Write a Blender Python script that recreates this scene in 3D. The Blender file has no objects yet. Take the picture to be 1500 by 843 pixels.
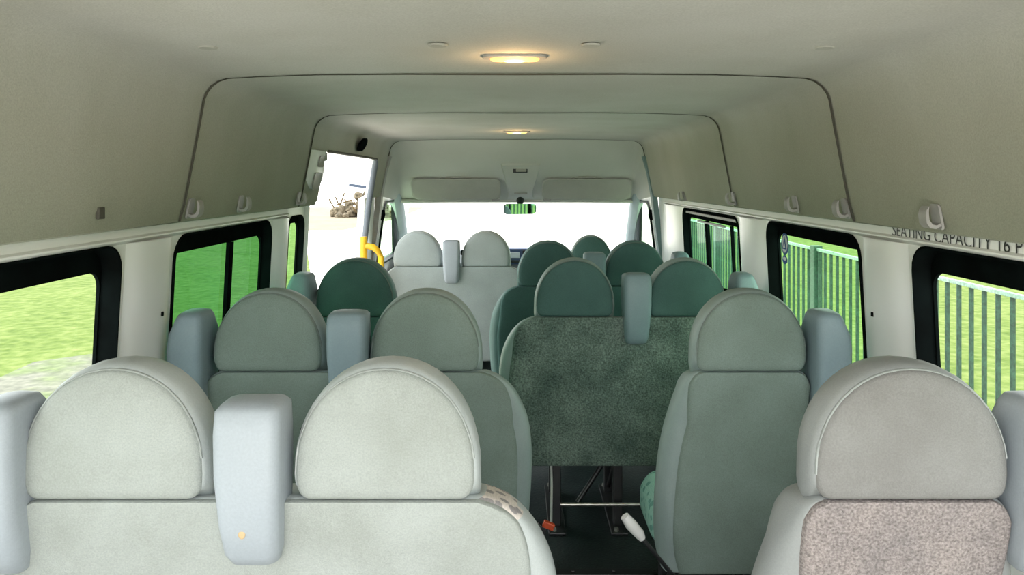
import bpy, bmesh, math, random
from mathutils import Vector, Matrix
random.seed(7)
H = 1.45                      # eye height above the van floor
GZ = -0.68                    # outside ground, below the van floor
scene = bpy.context.scene
COL = scene.collection

# ------------------------------------------------------------------ materials
def new_mat(name):
    m = bpy.data.materials.new(name); m.use_nodes = True
    nt = m.node_tree
    return m, nt, nt.nodes['Principled BSDF']

def mat(name, c1, c2=None, rough=.6, nscale=8, fine=None, fine_amt=.3, bump=0, bscale=200, metal=0, spec=.5, grime=None, stain=.5, contrast=(.35,.65)):
    """two colours mixed by a soft noise, an optional fine grain and bump"""
    m, nt, b = new_mat(name)
    N, L = nt.nodes, nt.links
    b.inputs['Roughness'].default_value = rough
    b.inputs['Metallic'].default_value = metal
    b.inputs['Specular IOR Level'].default_value = spec
    tc = N.new('ShaderNodeTexCoord')
    c2 = c2 or tuple(x*.86 for x in c1)
    n = N.new('ShaderNodeTexNoise'); n.inputs['Scale'].default_value = nscale; n.inputs['Detail'].default_value = 5
    L.new(tc.outputs['Object'], n.inputs['Vector'])
    r = N.new('ShaderNodeValToRGB')
    r.color_ramp.elements[0].position = contrast[0]; r.color_ramp.elements[1].position = contrast[1]
    r.color_ramp.elements[0].color = (*c2, 1); r.color_ramp.elements[1].color = (*c1, 1)
    L.new(n.outputs['Fac'], r.inputs['Fac'])
    out = r.outputs['Color']
    if fine:
        n2 = N.new('ShaderNodeTexNoise'); n2.inputs['Scale'].default_value = fine; n2.inputs['Detail'].default_value = 3
        L.new(tc.outputs['Object'], n2.inputs['Vector'])
        mr = N.new('ShaderNodeMapRange'); mr.inputs['From Min'].default_value = .3; mr.inputs['From Max'].default_value = .7
        mr.inputs['To Min'].default_value = 1-fine_amt; mr.inputs['To Max'].default_value = 1+fine_amt*.6
        L.new(n2.outputs['Fac'], mr.inputs['Value'])
        mx = N.new('ShaderNodeVectorMath'); mx.operation = 'SCALE'
        L.new(out, mx.inputs[0]); L.new(mr.outputs['Result'], mx.inputs['Scale'])
        out = mx.outputs['Vector']
    L.new(out, b.inputs['Base Color'])
    if bump:
        n3 = N.new('ShaderNodeTexNoise'); n3.inputs['Scale'].default_value = bscale; n3.inputs['Detail'].default_value = 2
        L.new(tc.outputs['Object'], n3.inputs['Vector'])
        bp = N.new('ShaderNodeBump'); bp.inputs['Strength'].default_value = bump; bp.inputs['Distance'].default_value = .004
        L.new(n3.outputs['Fac'], bp.inputs['Height']); L.new(bp.outputs['Normal'], b.inputs['Normal'])
    return m

def glass(name, tint, refl=1.0):
    m = bpy.data.materials.new(name); m.use_nodes = True
    nt = m.node_tree; N, L = nt.nodes, nt.links
    N.remove(N['Principled BSDF'])
    tr = N.new('ShaderNodeBsdfTransparent'); tr.inputs['Color'].default_value = (*tint, 1)
    gl = N.new('ShaderNodeBsdfGlossy'); gl.inputs['Roughness'].default_value = .02
    gl.inputs['Color'].default_value = (.9, .95, .95, 1)
    lw = N.new('ShaderNodeLayerWeight'); lw.inputs['Blend'].default_value = .5
    pw = N.new('ShaderNodeMath'); pw.operation = 'POWER'; pw.inputs[1].default_value = 4
    L.new(lw.outputs['Facing'], pw.inputs[0])
    fr = N.new('ShaderNodeMath'); fr.operation = 'MULTIPLY_ADD'; fr.inputs[1].default_value = .5*refl; fr.inputs[2].default_value = .035*refl
    L.new(pw.outputs[0], fr.inputs[0])
    mx = N.new('ShaderNodeMixShader')
    L.new(fr.outputs[0], mx.inputs[0]); L.new(tr.outputs[0], mx.inputs[1]); L.new(gl.outputs[0], mx.inputs[2])
    L.new(mx.outputs[0], N['Material Output'].inputs['Surface'])
    return m

def emit(name, col, s, noise=False):
    m, nt, b = new_mat(name)
    b.inputs['Base Color'].default_value = (*col, 1)
    b.inputs['Emission Color'].default_value = (*col, 1)
    b.inputs['Emission Strength'].default_value = s
    return m

M = {}
M['lining'] = mat('lining_fabric', (.56,.545,.475), (.47,.465,.385), .9, 1.6, 260, .10, .15, 300, spec=.15)
def lining_shade_grime(m):  # shade of the side panels painted in by height, mixed with grime blotches
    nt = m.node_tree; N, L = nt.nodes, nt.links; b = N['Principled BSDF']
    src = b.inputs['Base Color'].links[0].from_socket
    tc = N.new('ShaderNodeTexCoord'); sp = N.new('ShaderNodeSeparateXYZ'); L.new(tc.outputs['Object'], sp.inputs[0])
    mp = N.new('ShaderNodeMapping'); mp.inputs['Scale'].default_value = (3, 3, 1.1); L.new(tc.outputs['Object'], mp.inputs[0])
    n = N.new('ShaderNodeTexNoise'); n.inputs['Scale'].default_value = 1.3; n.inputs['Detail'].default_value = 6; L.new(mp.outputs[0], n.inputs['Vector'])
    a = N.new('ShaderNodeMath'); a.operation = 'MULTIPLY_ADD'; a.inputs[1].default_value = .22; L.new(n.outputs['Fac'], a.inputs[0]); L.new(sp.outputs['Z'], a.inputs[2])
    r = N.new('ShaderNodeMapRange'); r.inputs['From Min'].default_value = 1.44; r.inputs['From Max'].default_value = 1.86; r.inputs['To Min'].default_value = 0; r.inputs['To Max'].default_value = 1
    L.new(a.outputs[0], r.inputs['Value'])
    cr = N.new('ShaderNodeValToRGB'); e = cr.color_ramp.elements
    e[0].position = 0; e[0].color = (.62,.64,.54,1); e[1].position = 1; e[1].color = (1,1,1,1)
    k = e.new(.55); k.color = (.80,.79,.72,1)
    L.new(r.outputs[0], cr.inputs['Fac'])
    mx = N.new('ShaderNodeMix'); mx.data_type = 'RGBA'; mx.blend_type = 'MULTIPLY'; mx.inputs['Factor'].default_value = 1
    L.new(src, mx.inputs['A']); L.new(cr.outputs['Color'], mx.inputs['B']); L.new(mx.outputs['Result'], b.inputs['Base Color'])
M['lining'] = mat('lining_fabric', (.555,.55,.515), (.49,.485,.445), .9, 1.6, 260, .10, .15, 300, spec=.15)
lining_shade_grime(M['lining'])
M['header'] = mat('header_plastic', (.60,.60,.55), (.54,.545,.49), .7, 2, 300, .06, .1, 400, spec=.3)
M['white'] = mat('white_paint', (.90,.90,.88), (.86,.86,.83), .3, 2.5, spec=.5)
M['seam'] = mat('seam_rubber', (.07,.065,.05), None, .7)
M['black'] = mat('black_rubber', (.006,.009,.009), (.004,.005,.005), .7, 12, spec=.0)
M['frame_dark'] = mat('dark_frame', (.02,.03,.03), (.012,.018,.018), .4, 12)
M['floor'] = mat('floor_vinyl', (.026,.036,.037), (.010,.015,.016), .36, 5, 120, .6, .4, 90)
M['steel'] = mat('steel', (.6,.58,.54), (.4,.38,.34), .35, 30, metal=.9)
M['metal_black'] = mat('black_metal', (.012,.013,.014), (.02,.02,.02), .35, 20)
M['plastic_grey'] = mat('grey_plastic', (.365,.405,.44), (.345,.385,.42), .48, 6, 220, .05, .08, 500)
M['plastic_mid_shade'] = mat('mid_shade_plastic', (.235,.32,.35), (.21,.285,.315), .48, 6, 220, .05, .08, 500)  # housing plastic with the dim tinted light of the inner rows in its colour
M['vinyl'] = mat('grey_vinyl', (.45,.49,.485), (.41,.445,.44), .5, 5, 240, .05, .1, 400)
M['vinyl_mid_shade'] = mat('mid_shade_vinyl', (.28,.345,.33), (.24,.305,.29), .5, 5, 240, .05, .1, 400)  # seat vinyl with the teal shade of the middle rows painted in
M['vinyl_deep_shade'] = mat('deep_shade_vinyl', (.10,.19,.18), (.085,.16,.15), .5, 5, 240, .05, .1, 400)  # same vinyl, deeper teal shade painted into the colour
M['fabric'] = mat('light_seat_fabric', (.375,.405,.385), (.315,.34,.315), .92, 7, 330, .10, .25, 600, spec=.15)
M['fabric_shaded'] = mat('shaded_grey_fabric', (.25,.25,.24), (.20,.195,.185), .92, 7, 330, .10, .25, 600, spec=.15)  # darker copy of the seat fabric, shade on the right seat painted in
M['vinyl_shaded'] = mat('shaded_grey_vinyl', (.31,.325,.32), (.275,.29,.285), .5, 5, 240, .05, .1, 400)  # darker copy of the grey vinyl, right seat's shade put into the colour
M['fabric_mid_shade'] = mat('mid_shade_fabric', (.215,.275,.245), (.18,.23,.20), .92, 6, 330, .14, .25, 600, spec=.15)  # seat fabric with the green shade of the second row in its colour
M['fabric_deep_shade'] = mat('deep_shade_fabric', (.085,.16,.148), (.065,.125,.115), .92, 6, 330, .14, .25, 600, spec=.15)  # seat fabric with the deeper green shade of the forward rows painted in
M['fabric_front'] = mat('pale_front_fabric', (.36,.405,.40), (.31,.35,.34), .92, 6, 330, .10, .25, 600, spec=.15)
M['carpet_green'] = mat('green_carpet', (.21,.27,.235), (.11,.155,.135), .98, 7, 150, .5, .9, 170, spec=.05)
M['carpet_pink'] = mat('pinkish_carpet', (.33,.29,.275), (.25,.225,.22), .98, 10, 230, .42, .9, 230, spec=.05)
M['piping'] = mat('pale_piping', (.36,.39,.375), None, .5)
M['piping_dark'] = mat('dark_piping', (.16,.20,.185), None, .6)
M['visor'] = mat('visor_vinyl', (.42,.415,.37), (.38,.375,.33), .7, 5, 300, .08)
M['hook'] = mat('hook_plastic', (.36,.35,.33), (.31,.30,.28), .5, 30)
M['fence'] = mat('fence_paint', (.034,.088,.052), (.022,.06,.036), .5, 5, 60, .5)
M['fence_rail'] = mat('fence_rail_paint', (.30,.42,.34), (.20,.32,.25), .5, 5, 60, .4)
M['yellow'] = mat('yellow_paint', (.80,.47,.02), (.7,.38,.01), .4, 10)
M['blue_plank'] = mat('blue_board', (.04,.06,.10), None, .6)
M['stone'] = mat('rubble', (.20,.165,.11), (.05,.04,.02), .9, 6)
M['twig'] = mat('brown_twig', (.12,.08,.03), (.06,.04,.015), .9, 6)
M['red'] = mat('red_button', (.8,.10,.03), None, .4)
M['lens'] = emit('lamp_lens_amber', (1,.50,.16), 1.2)
M['bulb'] = emit('lamp_bulb_warm', (1,.66,.28), 14)
M['screen_blue'] = mat('dash_blue', (.05,.09,.20), None, .3)
M['screen_pale'] = mat('dash_pale', (.75,.82,.9), None, .3)
M['dash'] = mat('dash_plastic', (.20,.22,.24), (.16,.18,.2), .6, 8)
M['text'] = mat('black_ink', (.015,.015,.015), None, .5)
M['sticker_blue'] = mat('sticker_blue', (.02,.08,.32), None, .4)
M['sticker_white'] = mat('sticker_white', (.85,.88,.9), None, .4)
M['pillar_teal'] = mat('teal_grey_trim', (.16,.25,.25), None, .5)
M['apillar'] = mat('a_pillar_grey', (.40,.46,.47), None, .6)
M['seal'] = mat('grey_seal', (.12,.14,.165), None, .6)
M['chip'] = mat('tan_chip', (.55,.40,.22), None, .6)
M['lever'] = mat('lever_grip', (.62,.62,.60), None, .4)
# patterned cloth: pale base with soft blobs and fine rings
def pattern_mat(name, base, blob):
    m, nt, b = new_mat(name); N, L = nt.nodes, nt.links
    tc = N.new('ShaderNodeTexCoord')
    v = N.new('ShaderNodeTexVoronoi'); v.inputs['Scale'].default_value = 38
    L.new(tc.outputs['Object'], v.inputs['Vector'])
    r = N.new('ShaderNodeValToRGB')
    e = r.color_ramp.elements
    e[0].position = .36; e[0].color = (*blob, 1); e[1].position = .42; e[1].color = (*base, 1)
    L.new(v.outputs['Distance'], r.inputs['Fac'])
    w = N.new('ShaderNodeTexWave'); w.inputs['Scale'].default_value = 60; w.inputs['Distortion'].default_value = 6
    L.new(tc.outputs['Object'], w.inputs['Vector'])
    mx = N.new('ShaderNodeMix'); mx.data_type = 'RGBA'; mx.blend_type = 'MULTIPLY'; mx.inputs['Factor'].default_value = .10
    L.new(r.outputs['Color'], mx.inputs['A']); L.new(w.outputs['Color'], mx.inputs['B'])
    L.new(mx.outputs['Result'], b.inputs['Base Color']); b.inputs['Roughness'].default_value = .9
    return m
M['pattern_pale'] = pattern_mat('pale_dotted_cloth', (.66,.60,.55), (.30,.28,.28))
M['pattern_green'] = pattern_mat('green_mottled_cloth', (.30,.50,.44), (.12,.28,.24))
M['glass_clear'] = glass('clear_glass', (.93,.97,.93), .5)
M['glass_wind'] = glass('windscreen_glass', (.95,.98,.97), .3)
M['glass_green'] = glass('deep_green_glass', (.16,.41,.24), .8)
M['glass_pale'] = glass('pale_green_glass', (.62,.88,.66), .7)
M['glass_teal'] = glass('teal_green_glass', (.46,.80,.60), .35)
mm, nt, b = new_mat('mirror_silver'); b.inputs['Metallic'].default_value = 1; b.inputs['Roughness'].default_value = .02
b.inputs['Base Color'].default_value = (.9,.95,.92,1); M['mirror'] = mm

def grass_mat():
    m, nt, b = new_mat('grass'); N, L = nt.nodes, nt.links
    tc = N.new('ShaderNodeTexCoord')
    def noise(s, d=6):
        n = N.new('ShaderNodeTexNoise'); n.inputs['Scale'].default_value = s; n.inputs['Detail'].default_value = d
        L.new(tc.outputs['Object'], n.inputs['Vector']); return n
    n1 = noise(.8); n2 = noise(7, 8)
    r = N.new('ShaderNodeValToRGB'); e = r.color_ramp.elements
    e[0].position = .3; e[0].color = (.065,.105,.02,1); e[1].position = .7; e[1].color = (.185,.22,.075,1)
    k = e.new(.5); k.color = (.12,.165,.042,1)
    ad = N.new('ShaderNodeMath'); ad.operation = 'MULTIPLY_ADD'; ad.inputs[1].default_value = .75
    mu = N.new('ShaderNodeMath'); mu.operation = 'MULTIPLY'; mu.inputs[1].default_value = .30
    L.new(n1.outputs['Fac'], mu.inputs[0]); L.new(n2.outputs['Fac'], ad.inputs[0]); L.new(mu.outputs[0], ad.inputs[2])
    L.new(ad.outputs[0], r.inputs['Fac']); L.new(r.outputs['Color'], b.inputs['Base Color'])
    b.inputs['Roughness'].default_value = .95; b.inputs['Specular IOR Level'].default_value = .1
    bp = N.new('ShaderNodeBump'); bp.inputs['Strength'].default_value = .9; bp.inputs['Distance'].default_value = .05
    L.new(n2.outputs['Fac'], bp.inputs['Height']); L.new(bp.outputs['Normal'], b.inputs['Normal'])
    return m
M['grass'] = grass_mat()
M['mud'] = mat('muddy_track', (.15,.15,.115), (.115,.15,.055), .9, 1.6, 9, .4, .5, 12, contrast=(.38,.56))
M['sand'] = mat('tan_sand', (.225,.19,.13), (.19,.155,.10), .95, .6, 5, .15)
M['yard'] = mat('pale_gravel', (.84,.80,.73), (.80,.75,.66), .9, .5, 6, .06)

# ------------------------------------------------------------------ mesh helpers
def link(name, bm, m, parent=None, smooth=None, z0=True):
    """bm is in camera-height coordinates (z relative to the eye); parent origin is subtracted"""
    me = bpy.data.meshes.new(name)
    off = Vector((0,0,H)) if z0 else Vector((0,0,0))
    if parent is not None: off = off - root_loc(parent)
    bmesh.ops.translate(bm, verts=bm.verts, vec=off)
    bmesh.ops.recalc_face_normals(bm, faces=bm.faces)
    bm.to_mesh(me); bm.free()
    for mm in (m if isinstance(m, (list, tuple)) else [m]): me.materials.append(mm)
    if smooth is not None:
        me.polygons.foreach_set('use_smooth', [True]*len(me.polygons))
        me.set_sharp_from_angle(angle=math.radians(smooth))
    o = bpy.data.objects.new(name, me); COL.objects.link(o)
    if parent is not None: o.parent = parent
    return o

def root_loc(o):
    v = Vector((0,0,0))
    while o is not None:
        v = v + Vector(o.location); o = o.parent
    return v

def thing(name, label, cat, loc, group=None):
    o = bpy.data.objects.new(name, None); COL.objects.link(o)
    o.location = (loc[0], loc[1], loc[2]+H); o.empty_display_size = .05
    o['label'] = label; o['category'] = cat
    if group: o['group'] = group
    return o
def tag(o, label, cat, group=None):
    o['label'] = label; o['category'] = cat
    if group: o['group'] = group
    return o
def struct(o, label=None):
    o['kind'] = 'structure'
    if label: o['label'] = label
    return o

def box(bm, x0, x1, y0, y1, z0, z1, bev=0, rot=None):
    r = bmesh.ops.create_cube(bm, size=1)
    vs = r['verts']
    c = Vector(((x0+x1)/2, (y0+y1)/2, (z0+z1)/2))
    bmesh.ops.scale(bm, vec=(x1-x0, y1-y0, z1-z0), verts=vs)
    if bev:
        es = list({e for v in vs for e in v.link_edges})
        g = bmesh.ops.bevel(bm, geom=vs+es, offset=bev, segments=3, affect='EDGES', profile=.5)
        vs = list({v for f in g['faces'] for v in f.verts} | {v for v in vs if v.is_valid})
    if rot is not None: bmesh.ops.rotate(bm, verts=vs, cent=(0,0,0), matrix=rot)
    bmesh.ops.translate(bm, verts=vs, vec=c)
    return vs

def rings(bm, rs, cap0=True, cap1=True, closed=True):
    """bridge a list of equal-length point rings"""
    V = [[bm.verts.new(p) for p in r] for r in rs]
    n = len(V[0])
    for a, b2 in zip(V, V[1:]):
        for i in range(n if closed else n-1):
            j = (i+1) % n
            try: bm.faces.new((a[i], a[j], b2[j], b2[i]))
            except ValueError: pass
    if cap0: bm.faces.new(list(reversed(V[0])))
    if cap1: bm.faces.new(V[-1])
    return V

def tube(bm, pts, r, n=10, cap=True, flat=None):
    pts = [Vector(p) for p in pts]; R = []
    up = Vector((0,0,1))
    for i, p in enumerate(pts):
        d = (pts[min(i+1, len(pts)-1)] - pts[max(i-1, 0)]).normalized()
        u = up if abs(d.dot(up)) < .95 else Vector((0,1,0))
        a = d.cross(u).normalized(); b2 = a.cross(d).normalized()
        rr = r[i] if isinstance(r, (list, tuple)) else r
        fa = flat or 1
        R.append([p + a*rr*math.cos(t) + b2*rr*fa*math.sin(t) for t in [2*math.pi*k/n for k in range(n)]])
    rings(bm, R, cap, cap)

def loop_tube(bm, pts, r, n=6, axis=Vector((0,1,0))):
    """closed tube; pts lie in a plane with the normal axis"""
    pts = [Vector(p) for p in pts]; m = len(pts); V = []
    for i, p in enumerate(pts):
        d = (pts[(i+1) % m] - pts[i-1]).normalized(); a = d.cross(axis).normalized()
        V.append([bm.verts.new(p + a*r*math.cos(t) + axis*r*math.sin(t)) for t in [2*math.pi*k/n for k in range(n)]])
    for i in range(m):
        for k in range(n):
            bm.faces.new((V[i][k], V[i][(k+1) % n], V[(i+1) % m][(k+1) % n], V[(i+1) % m][k]))

def rrect(a0, a1, b0, b1, r, n=5):
    """rounded rectangle in two coordinates, counter-clockwise"""
    P = []
    r = min(r, (a1-a0)/2*.98, (b1-b0)/2*.98)
    for ca, cb, t0 in ((a1-r, b0+r, -90), (a1-r, b1-r, 0), (a0+r, b1-r, 90), (a0+r, b0+r, 180)):
        for k in range(n+1):
            t = math.radians(t0 + 90*k/n); P.append((ca + r*math.cos(t), cb + r*math.sin(t)))
    return P

# ------------------------------------------------------------------ camera
cam = bpy.data.cameras.new('camera'); co = bpy.data.objects.new('camera', cam); COL.objects.link(co)
F = 1060
cam.lens = F/1500*36; cam.sensor_width = 36; cam.sensor_fit = 'HORIZONTAL'
cam.shift_x = -7/1500; cam.shift_y = -158.5/1500
cam.clip_start = .02; cam.clip_end = 500
co.location = (0, 0, H); co.rotation_euler = (math.pi/2, 0, 0)
scene.camera = co

# ------------------------------------------------------------------ shell of the van
XL = 1.0
def roof_z(y): return .306 - .0056*max(0, min(y, 5))        # the lining drops a little to the front
WTOP = -.117
def wx(z): return .968 + .055*max(0, (-.15 - z))             # side wall leans out to the belt
def half_profile(y):
    zr = roof_z(y); P = [(0, zr), (.3, zr-.001), (.55, zr-.004), (.72, zr-.010)]
    c = Vector((.782, zr-.092)); r = .078
    for t in (80, 62, 45, 28, 14):
        P.append((c.x+.01 + r*math.cos(math.radians(t)), c.y + r*math.sin(math.radians(t))))
    P.append((.884, .131)); P.append((.905, .02)); P.append((.922, -.07)); P.append((.936, WTOP)); P.append((.946, WTOP-.004)); P.append((.99, WTOP+.002))
    return P
DY0, DY1, DTOP = 3.36, 4.60, .131                            # sliding door opening (left)
Y0, YB = -.20, 4.95
def lining():
    bm = bmesh.new()
    ys = [Y0, .4, 1.0, 1.5, 2.0, 2.5, 3.09, DY0, 4.0, DY1, 4.8, YB]
    V = []
    for y in ys:
        hp = half_profile(y)
        V.append([bm.verts.new((-x, y, z)) for x, z in reversed(hp[1:])] + [bm.verts.new((x, y, z)) for x, z in hp])
    nh = len(half_profile(0)) - 1
    k131 = nh - [i for i, p in enumerate(half_profile(3)) if abs(p[1]-.131) < 1e-6][0]
    for i in range(len(ys)-1):
        for j in range(len(V[0])-1):
            if ys[i] >= DY0-1e-6 and ys[i+1] <= DY1+1e-6 and j < k131: continue
            bm.faces.new((V[i][j], V[i][j+1], V[i+1][j+1], V[i+1][j]))
    return bm
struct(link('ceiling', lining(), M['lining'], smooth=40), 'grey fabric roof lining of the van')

def seam(y, name):
    bm = bmesh.new(); hp = half_profile(y)[:-2]
    # smooth the corner
    pts = [(-x, z) for x, z in reversed(hp[1:])] + hp
    V = []
    for (x, z) in pts:
        s = Vector((x, 0, z - .02)).normalized()
        V.append([bm.verts.new((x - s.x*.003, y-.005, z - s.z*.003)), bm.verts.new((x - s.x*.007, y, z - s.z*.007)), bm.verts.new((x - s.x*.003, y+.005, z - s.z*.003))])
    for a, b2 in zip(V, V[1:]):
        bm.faces.new((a[0], b2[0], b2[1], a[1])); bm.faces.new((a[1], b2[1], b2[2], a[2]))
    return struct(link(name, bm, M['seam']))
seam(2.0, 'trim_1'); seam(3.09, 'trim_2')
seam(YB-.012, 'trim_3')

def wall(name, s, holes, y0, y1, ztop, zbot=-H, m=None, xf=wx):
    """flat side wall with rounded holes [(y0,y1,z0,z1,r)], or polygons"""
    bm = bmesh.new(); E = []
    def loop(P):
        vs = [bm.verts.new((s*xf(z), y, z)) for y, z in P]
        for i in range(len(vs)): E.append(bm.edges.new((vs[i], vs[(i+1) % len(vs)])))
    loop([(y0, zbot), (y1, zbot), (y1, ztop), (y0, ztop)])
    for h in holes: loop(h if isinstance(h, list) else rrect(*h))
    bmesh.ops.triangle_fill(bm, use_beauty=True, use_dissolve=False, edges=E)
    return struct(link(name, bm, m or M['white']))

ZT, ZB = -.163, -.68
W1 = (.35, 1.765, ZT-.0-.41, ZT, .06)
WL2 = (2.05, 2.855, ZB, ZT, .07); WL3 = (3.07, 3.29, ZB, ZT, .06)
WR2 = (2.045, 2.80, ZB, ZT, .06); WR3 = (3.165, 4.22, ZB, ZT-.005, .06)
def hole(w): return rrect(w[0], w[1], w[2], w[3], w[4])
WTP = WTOP+.004
wall('wall_left', -1, [hole(W1), hole(WL2), hole(WL3)], Y0, DY0, WTP)
wall('wall_left_front', -1, [], DY1, YB, WTP)
wall('wall_right', 1, [hole(W1), hole(WR2), hole(WR3)], Y0, YB, WTP)

def window(name, s, w, m, dividers=(), top=.055, side=.010, bot=.04, d=.055):
    y0, y1, z0, z1, r = w
    root = bpy.data.objects.new(name, None); COL.objects.link(root)
    root.location = (s*1.0, (y0+y1)/2, (z0+z1)/2 + H); root['kind'] = 'structure'
    bm = bmesh.new()
    def ring(P, dx): return [(s*(wx(z)+dx), y, z) for y, z in P]
    A = rrect(y0-.006, y1+.006, z0-.006, z1+.006, r+.006); B = rrect(y0, y1, z0, z1, r); C = rrect(y0+.004, y1-.004, z0+.004, z1-.004, r)
    D = rrect(y0+side, y1-side, z0+bot, z1-top, max(.02, r-.02))
    rings(bm, [ring(A, .001), ring(A, -.006), ring(B, -.007), ring(C, d*.4), ring(C, d), ring(D, d), ring(D, d+.008)], False, False)
    link('frame', bm, M['black'], root, smooth=35)
    bm = bmesh.new()
    G = rrect(y0+side-.006, y1-side+.006, z0+bot-.006, z1-top+.006, .02)
    bm.faces.new([bm.verts.new(p) for p in ring(G, d+.004)])
    link('pane', bm, m, root)
    for yd, wd in dividers:
        bm = bmesh.new(); zz0, zz1 = z0+bot, z1-top
        P0 = [(s*(wx(zz0)+d-.010), yd-wd/2, zz0), (s*(wx(zz0)+d+.003), yd-wd/2, zz0), (s*(wx(zz0)+d+.003), yd+wd/2, zz0), (s*(wx(zz0)+d-.010), yd+wd/2, zz0)]
        P1 = [(s*(wx(zz1)+d-.010), yd-wd/2, zz1), (s*(wx(zz1)+d+.003), yd-wd/2, zz1), (s*(wx(zz1)+d+.003), yd+wd/2, zz1), (s*(wx(zz1)+d-.010), yd+wd/2, zz1)]
        rings(bm, [P0, P1]); link('divider', bm, M['black'], root)
    return root
window('window_1', -1, W1, M['glass_clear'], d=.038, top=.06)
w2 = window('window_2', -1, WL2, M['glass_green'], [(2.52, .035)], d=.03)
window('window_3', -1, WL3, M['glass_pale'], side=.012, d=.02, top=.03)
window('window_4', 1, W1, M['glass_clear'], d=.036, top=.06)
window('window_5', 1, WR2, M['glass_pale'], top=.045, d=.035)
w6 = window('window_6', 1, WR3, M['glass_teal'], [(3.80, .05), (3.36, .014)], top=.05, d=.03)
# slim pale runner rails of the sliding window on the right
bm = bmesh.new(); box(bm, wx(-.2)+.006, wx(-.2)+.022, 3.2, 4.18, -.193, -.181)
link('runner', bm, M['hook'], w6)
bm = bmesh.new(); box(bm, wx(-.23)+.012, wx(-.23)+.026, 3.45, 3.95, -.232, -.222)
link('runner', bm, M['hook'], w6)
# pillars: white bulged covers between the windows
def pillar(name, s, y0, y1, depth, screw=None):
    bm = bmesh.new(); zs = [-.159, -.20, -.35, -.5, -.62, -.8, -1.1, -H+.001]
    R = []
    for z in zs:
        d = depth*(.45 if z > -.15 else 1)
        row = []
        for k in range(11):
            t = k/10; y = y0 + (y1-y0)*t
            b2 = d*(1 - abs(2*t-1)**3.2)
            row.append((s*(wx(z) - b2 + .001), y, z))
        R.append(row)
    rings(bm, R, False, False, closed=False)
    o = struct(link(name, bm, M['white'], smooth=60))
    if screw:
        bm = bmesh.new(); y, z = screw
        x = s*(wx(z) - depth*(1 - abs(2*(y-y0)/(y1-y0)-1)**3.2))
        box(bm, x-.003, x+.003, y-.004, y+.004, z-.006, z+.006, .001)
        o2 = link('screw', bm, M['black'], o)
    return o
pillar('trim_4', -1, 1.79, 2.036, .022, (1.956, -.364))
pillar('trim_5', 1, 1.79, 2.03, .022, (1.950, -.364))
pillar('trim_6', -1, 2.87, 3.055, .026)
pillar('trim_7', 1, 2.815, 3.15, .026)
pillar('trim_8', 1, 4.235, 4.75, .020)
# moulded cant rail under the lining
def cant(name, s, y0, y1):
    bm = bmesh.new()
    P = [(wx(-.12)-.001, -.119), (wx(-.12)-.003, -.142), (wx(-.12)-.010, -.147), (wx(-.12)-.010, -.151), (wx(-.15)-.002, -.158), (wx(-.16)+.001, -.160)]
    rings(bm, [[(s*x, y, z) for x, z in P] for y in (y0, (y0+y1)/2, y1)], False, False, closed=False)
    return struct(link(name, bm, M['white'], smooth=30))
cant('trim_9', -1, Y0, 3.05); cant('trim_10', 1, Y0, 4.75)

# the sliding-door opening: jambs, seal, rear pillar with pressed recesses
def jamb(name, P, m, s=-1, depth=.10, r=None):
    bm = bmesh.new()
    A = [(x, y, z) for x, y, z in P]; B = [(x+s*depth, y, z) for x, y, z in P]
    rings(bm, [A, B], False, False, closed=False)
    return struct(link(name, bm, m, smooth=40))
def lx(z):           # inner skin of the left side at height z
    return .930 + (.884-.930)*(z-WTOP)/(DTOP-WTOP) if z > WTOP else wx(z)
rear_edge = [(-lx(z), DY0, z) for z in (-H, -.6, -.3, -.125)] + [(-lx(z), DY0, z) for z in (-.10, 0, .09, .131)]
front_edge = [(-lx(z), DY1, z) for z in (.131, .09, 0, -.10)] + [(-lx(z), DY1, z) for z in (-.125, -.3, -.6, -H)]
jamb('trim_11', rear_edge, M['white'], depth=.02); jamb('trim_12', front_edge, M['white'], depth=.04)
jamb('trim_13', [(-.884, DY0, .131), (-.884, DY1, .131)], M['white'])
bm = bmesh.new()
pts = [(-x, DY1-.006, z) for z, x in ((-1.2, .99), (-.6, .985), (-.45, .972), (-.3, .956), (-.13, .936), (-.03, .920), (.05, .907), (.09, .899))]
pts += [(-.893, DY1-.02, .114), (-.886, DY1-.05, .127)]
tube(bm, pts, [.019]*8+[.016, .012], 10)
struct(link('trim_14', bm, M['seal'], smooth=60), 'grey rubber seal down the front edge of the side door')
bm = bmesh.new(); tube(bm, [(-.882, DY1-.05, .128), (-.881, 4.0, .131), (-.881, DY0+.02, .131)], .007, 8)
struct(link('trim_15', bm, M['seam'], smooth=60))
# rounded white cover around the rear edge of the doorway, two pressed recesses
bm = bmesh.new(); R = []
for z in (-H+.002, -.9, -.6, -.35, -.13, -.12, 0, .06, .10, .128):
    ye = DY0 + .005 - (.05*max(0, (z-.0)/.13)**2 if z > 0 else 0)
    x = lx(z); ya = 3.115 if z > -.119 else 3.30
    R.append([(-(x-.001), ya, z), (-(x-.012), ya+.02, z), (-(x-.014), ye-.03, z), (-(x-.004), ye, z), (-(x+.04), ye+.012, z)])
rings(bm, R, False, False, closed=False)
pl = struct(link('trim_16', bm, M['white'], smooth=50))
for za, zb, ya, yb in ((-.045, .03, 3.18, 3.29), (.055, .105, 3.21, 3.29)):
    bm = bmesh.new()
    P = rrect(ya, yb, za, zb, .015); Q = rrect(ya+.008, yb-.008, za+.008, zb-.008, .01)
    rings(bm, [[(-(lx(z)-.0155), y, z) for y, z in P], [(-(lx(z)-.020), y, z) for y, z in P], [(-(lx(z)-.016), y, z) for y, z in Q]], False, True)
    link('recess', bm, M['hook'], pl, smooth=30)
bm = bmesh.new(); box(bm, -.985, -.945, 3.30, 3.34, -.475, -.445, .006)
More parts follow.
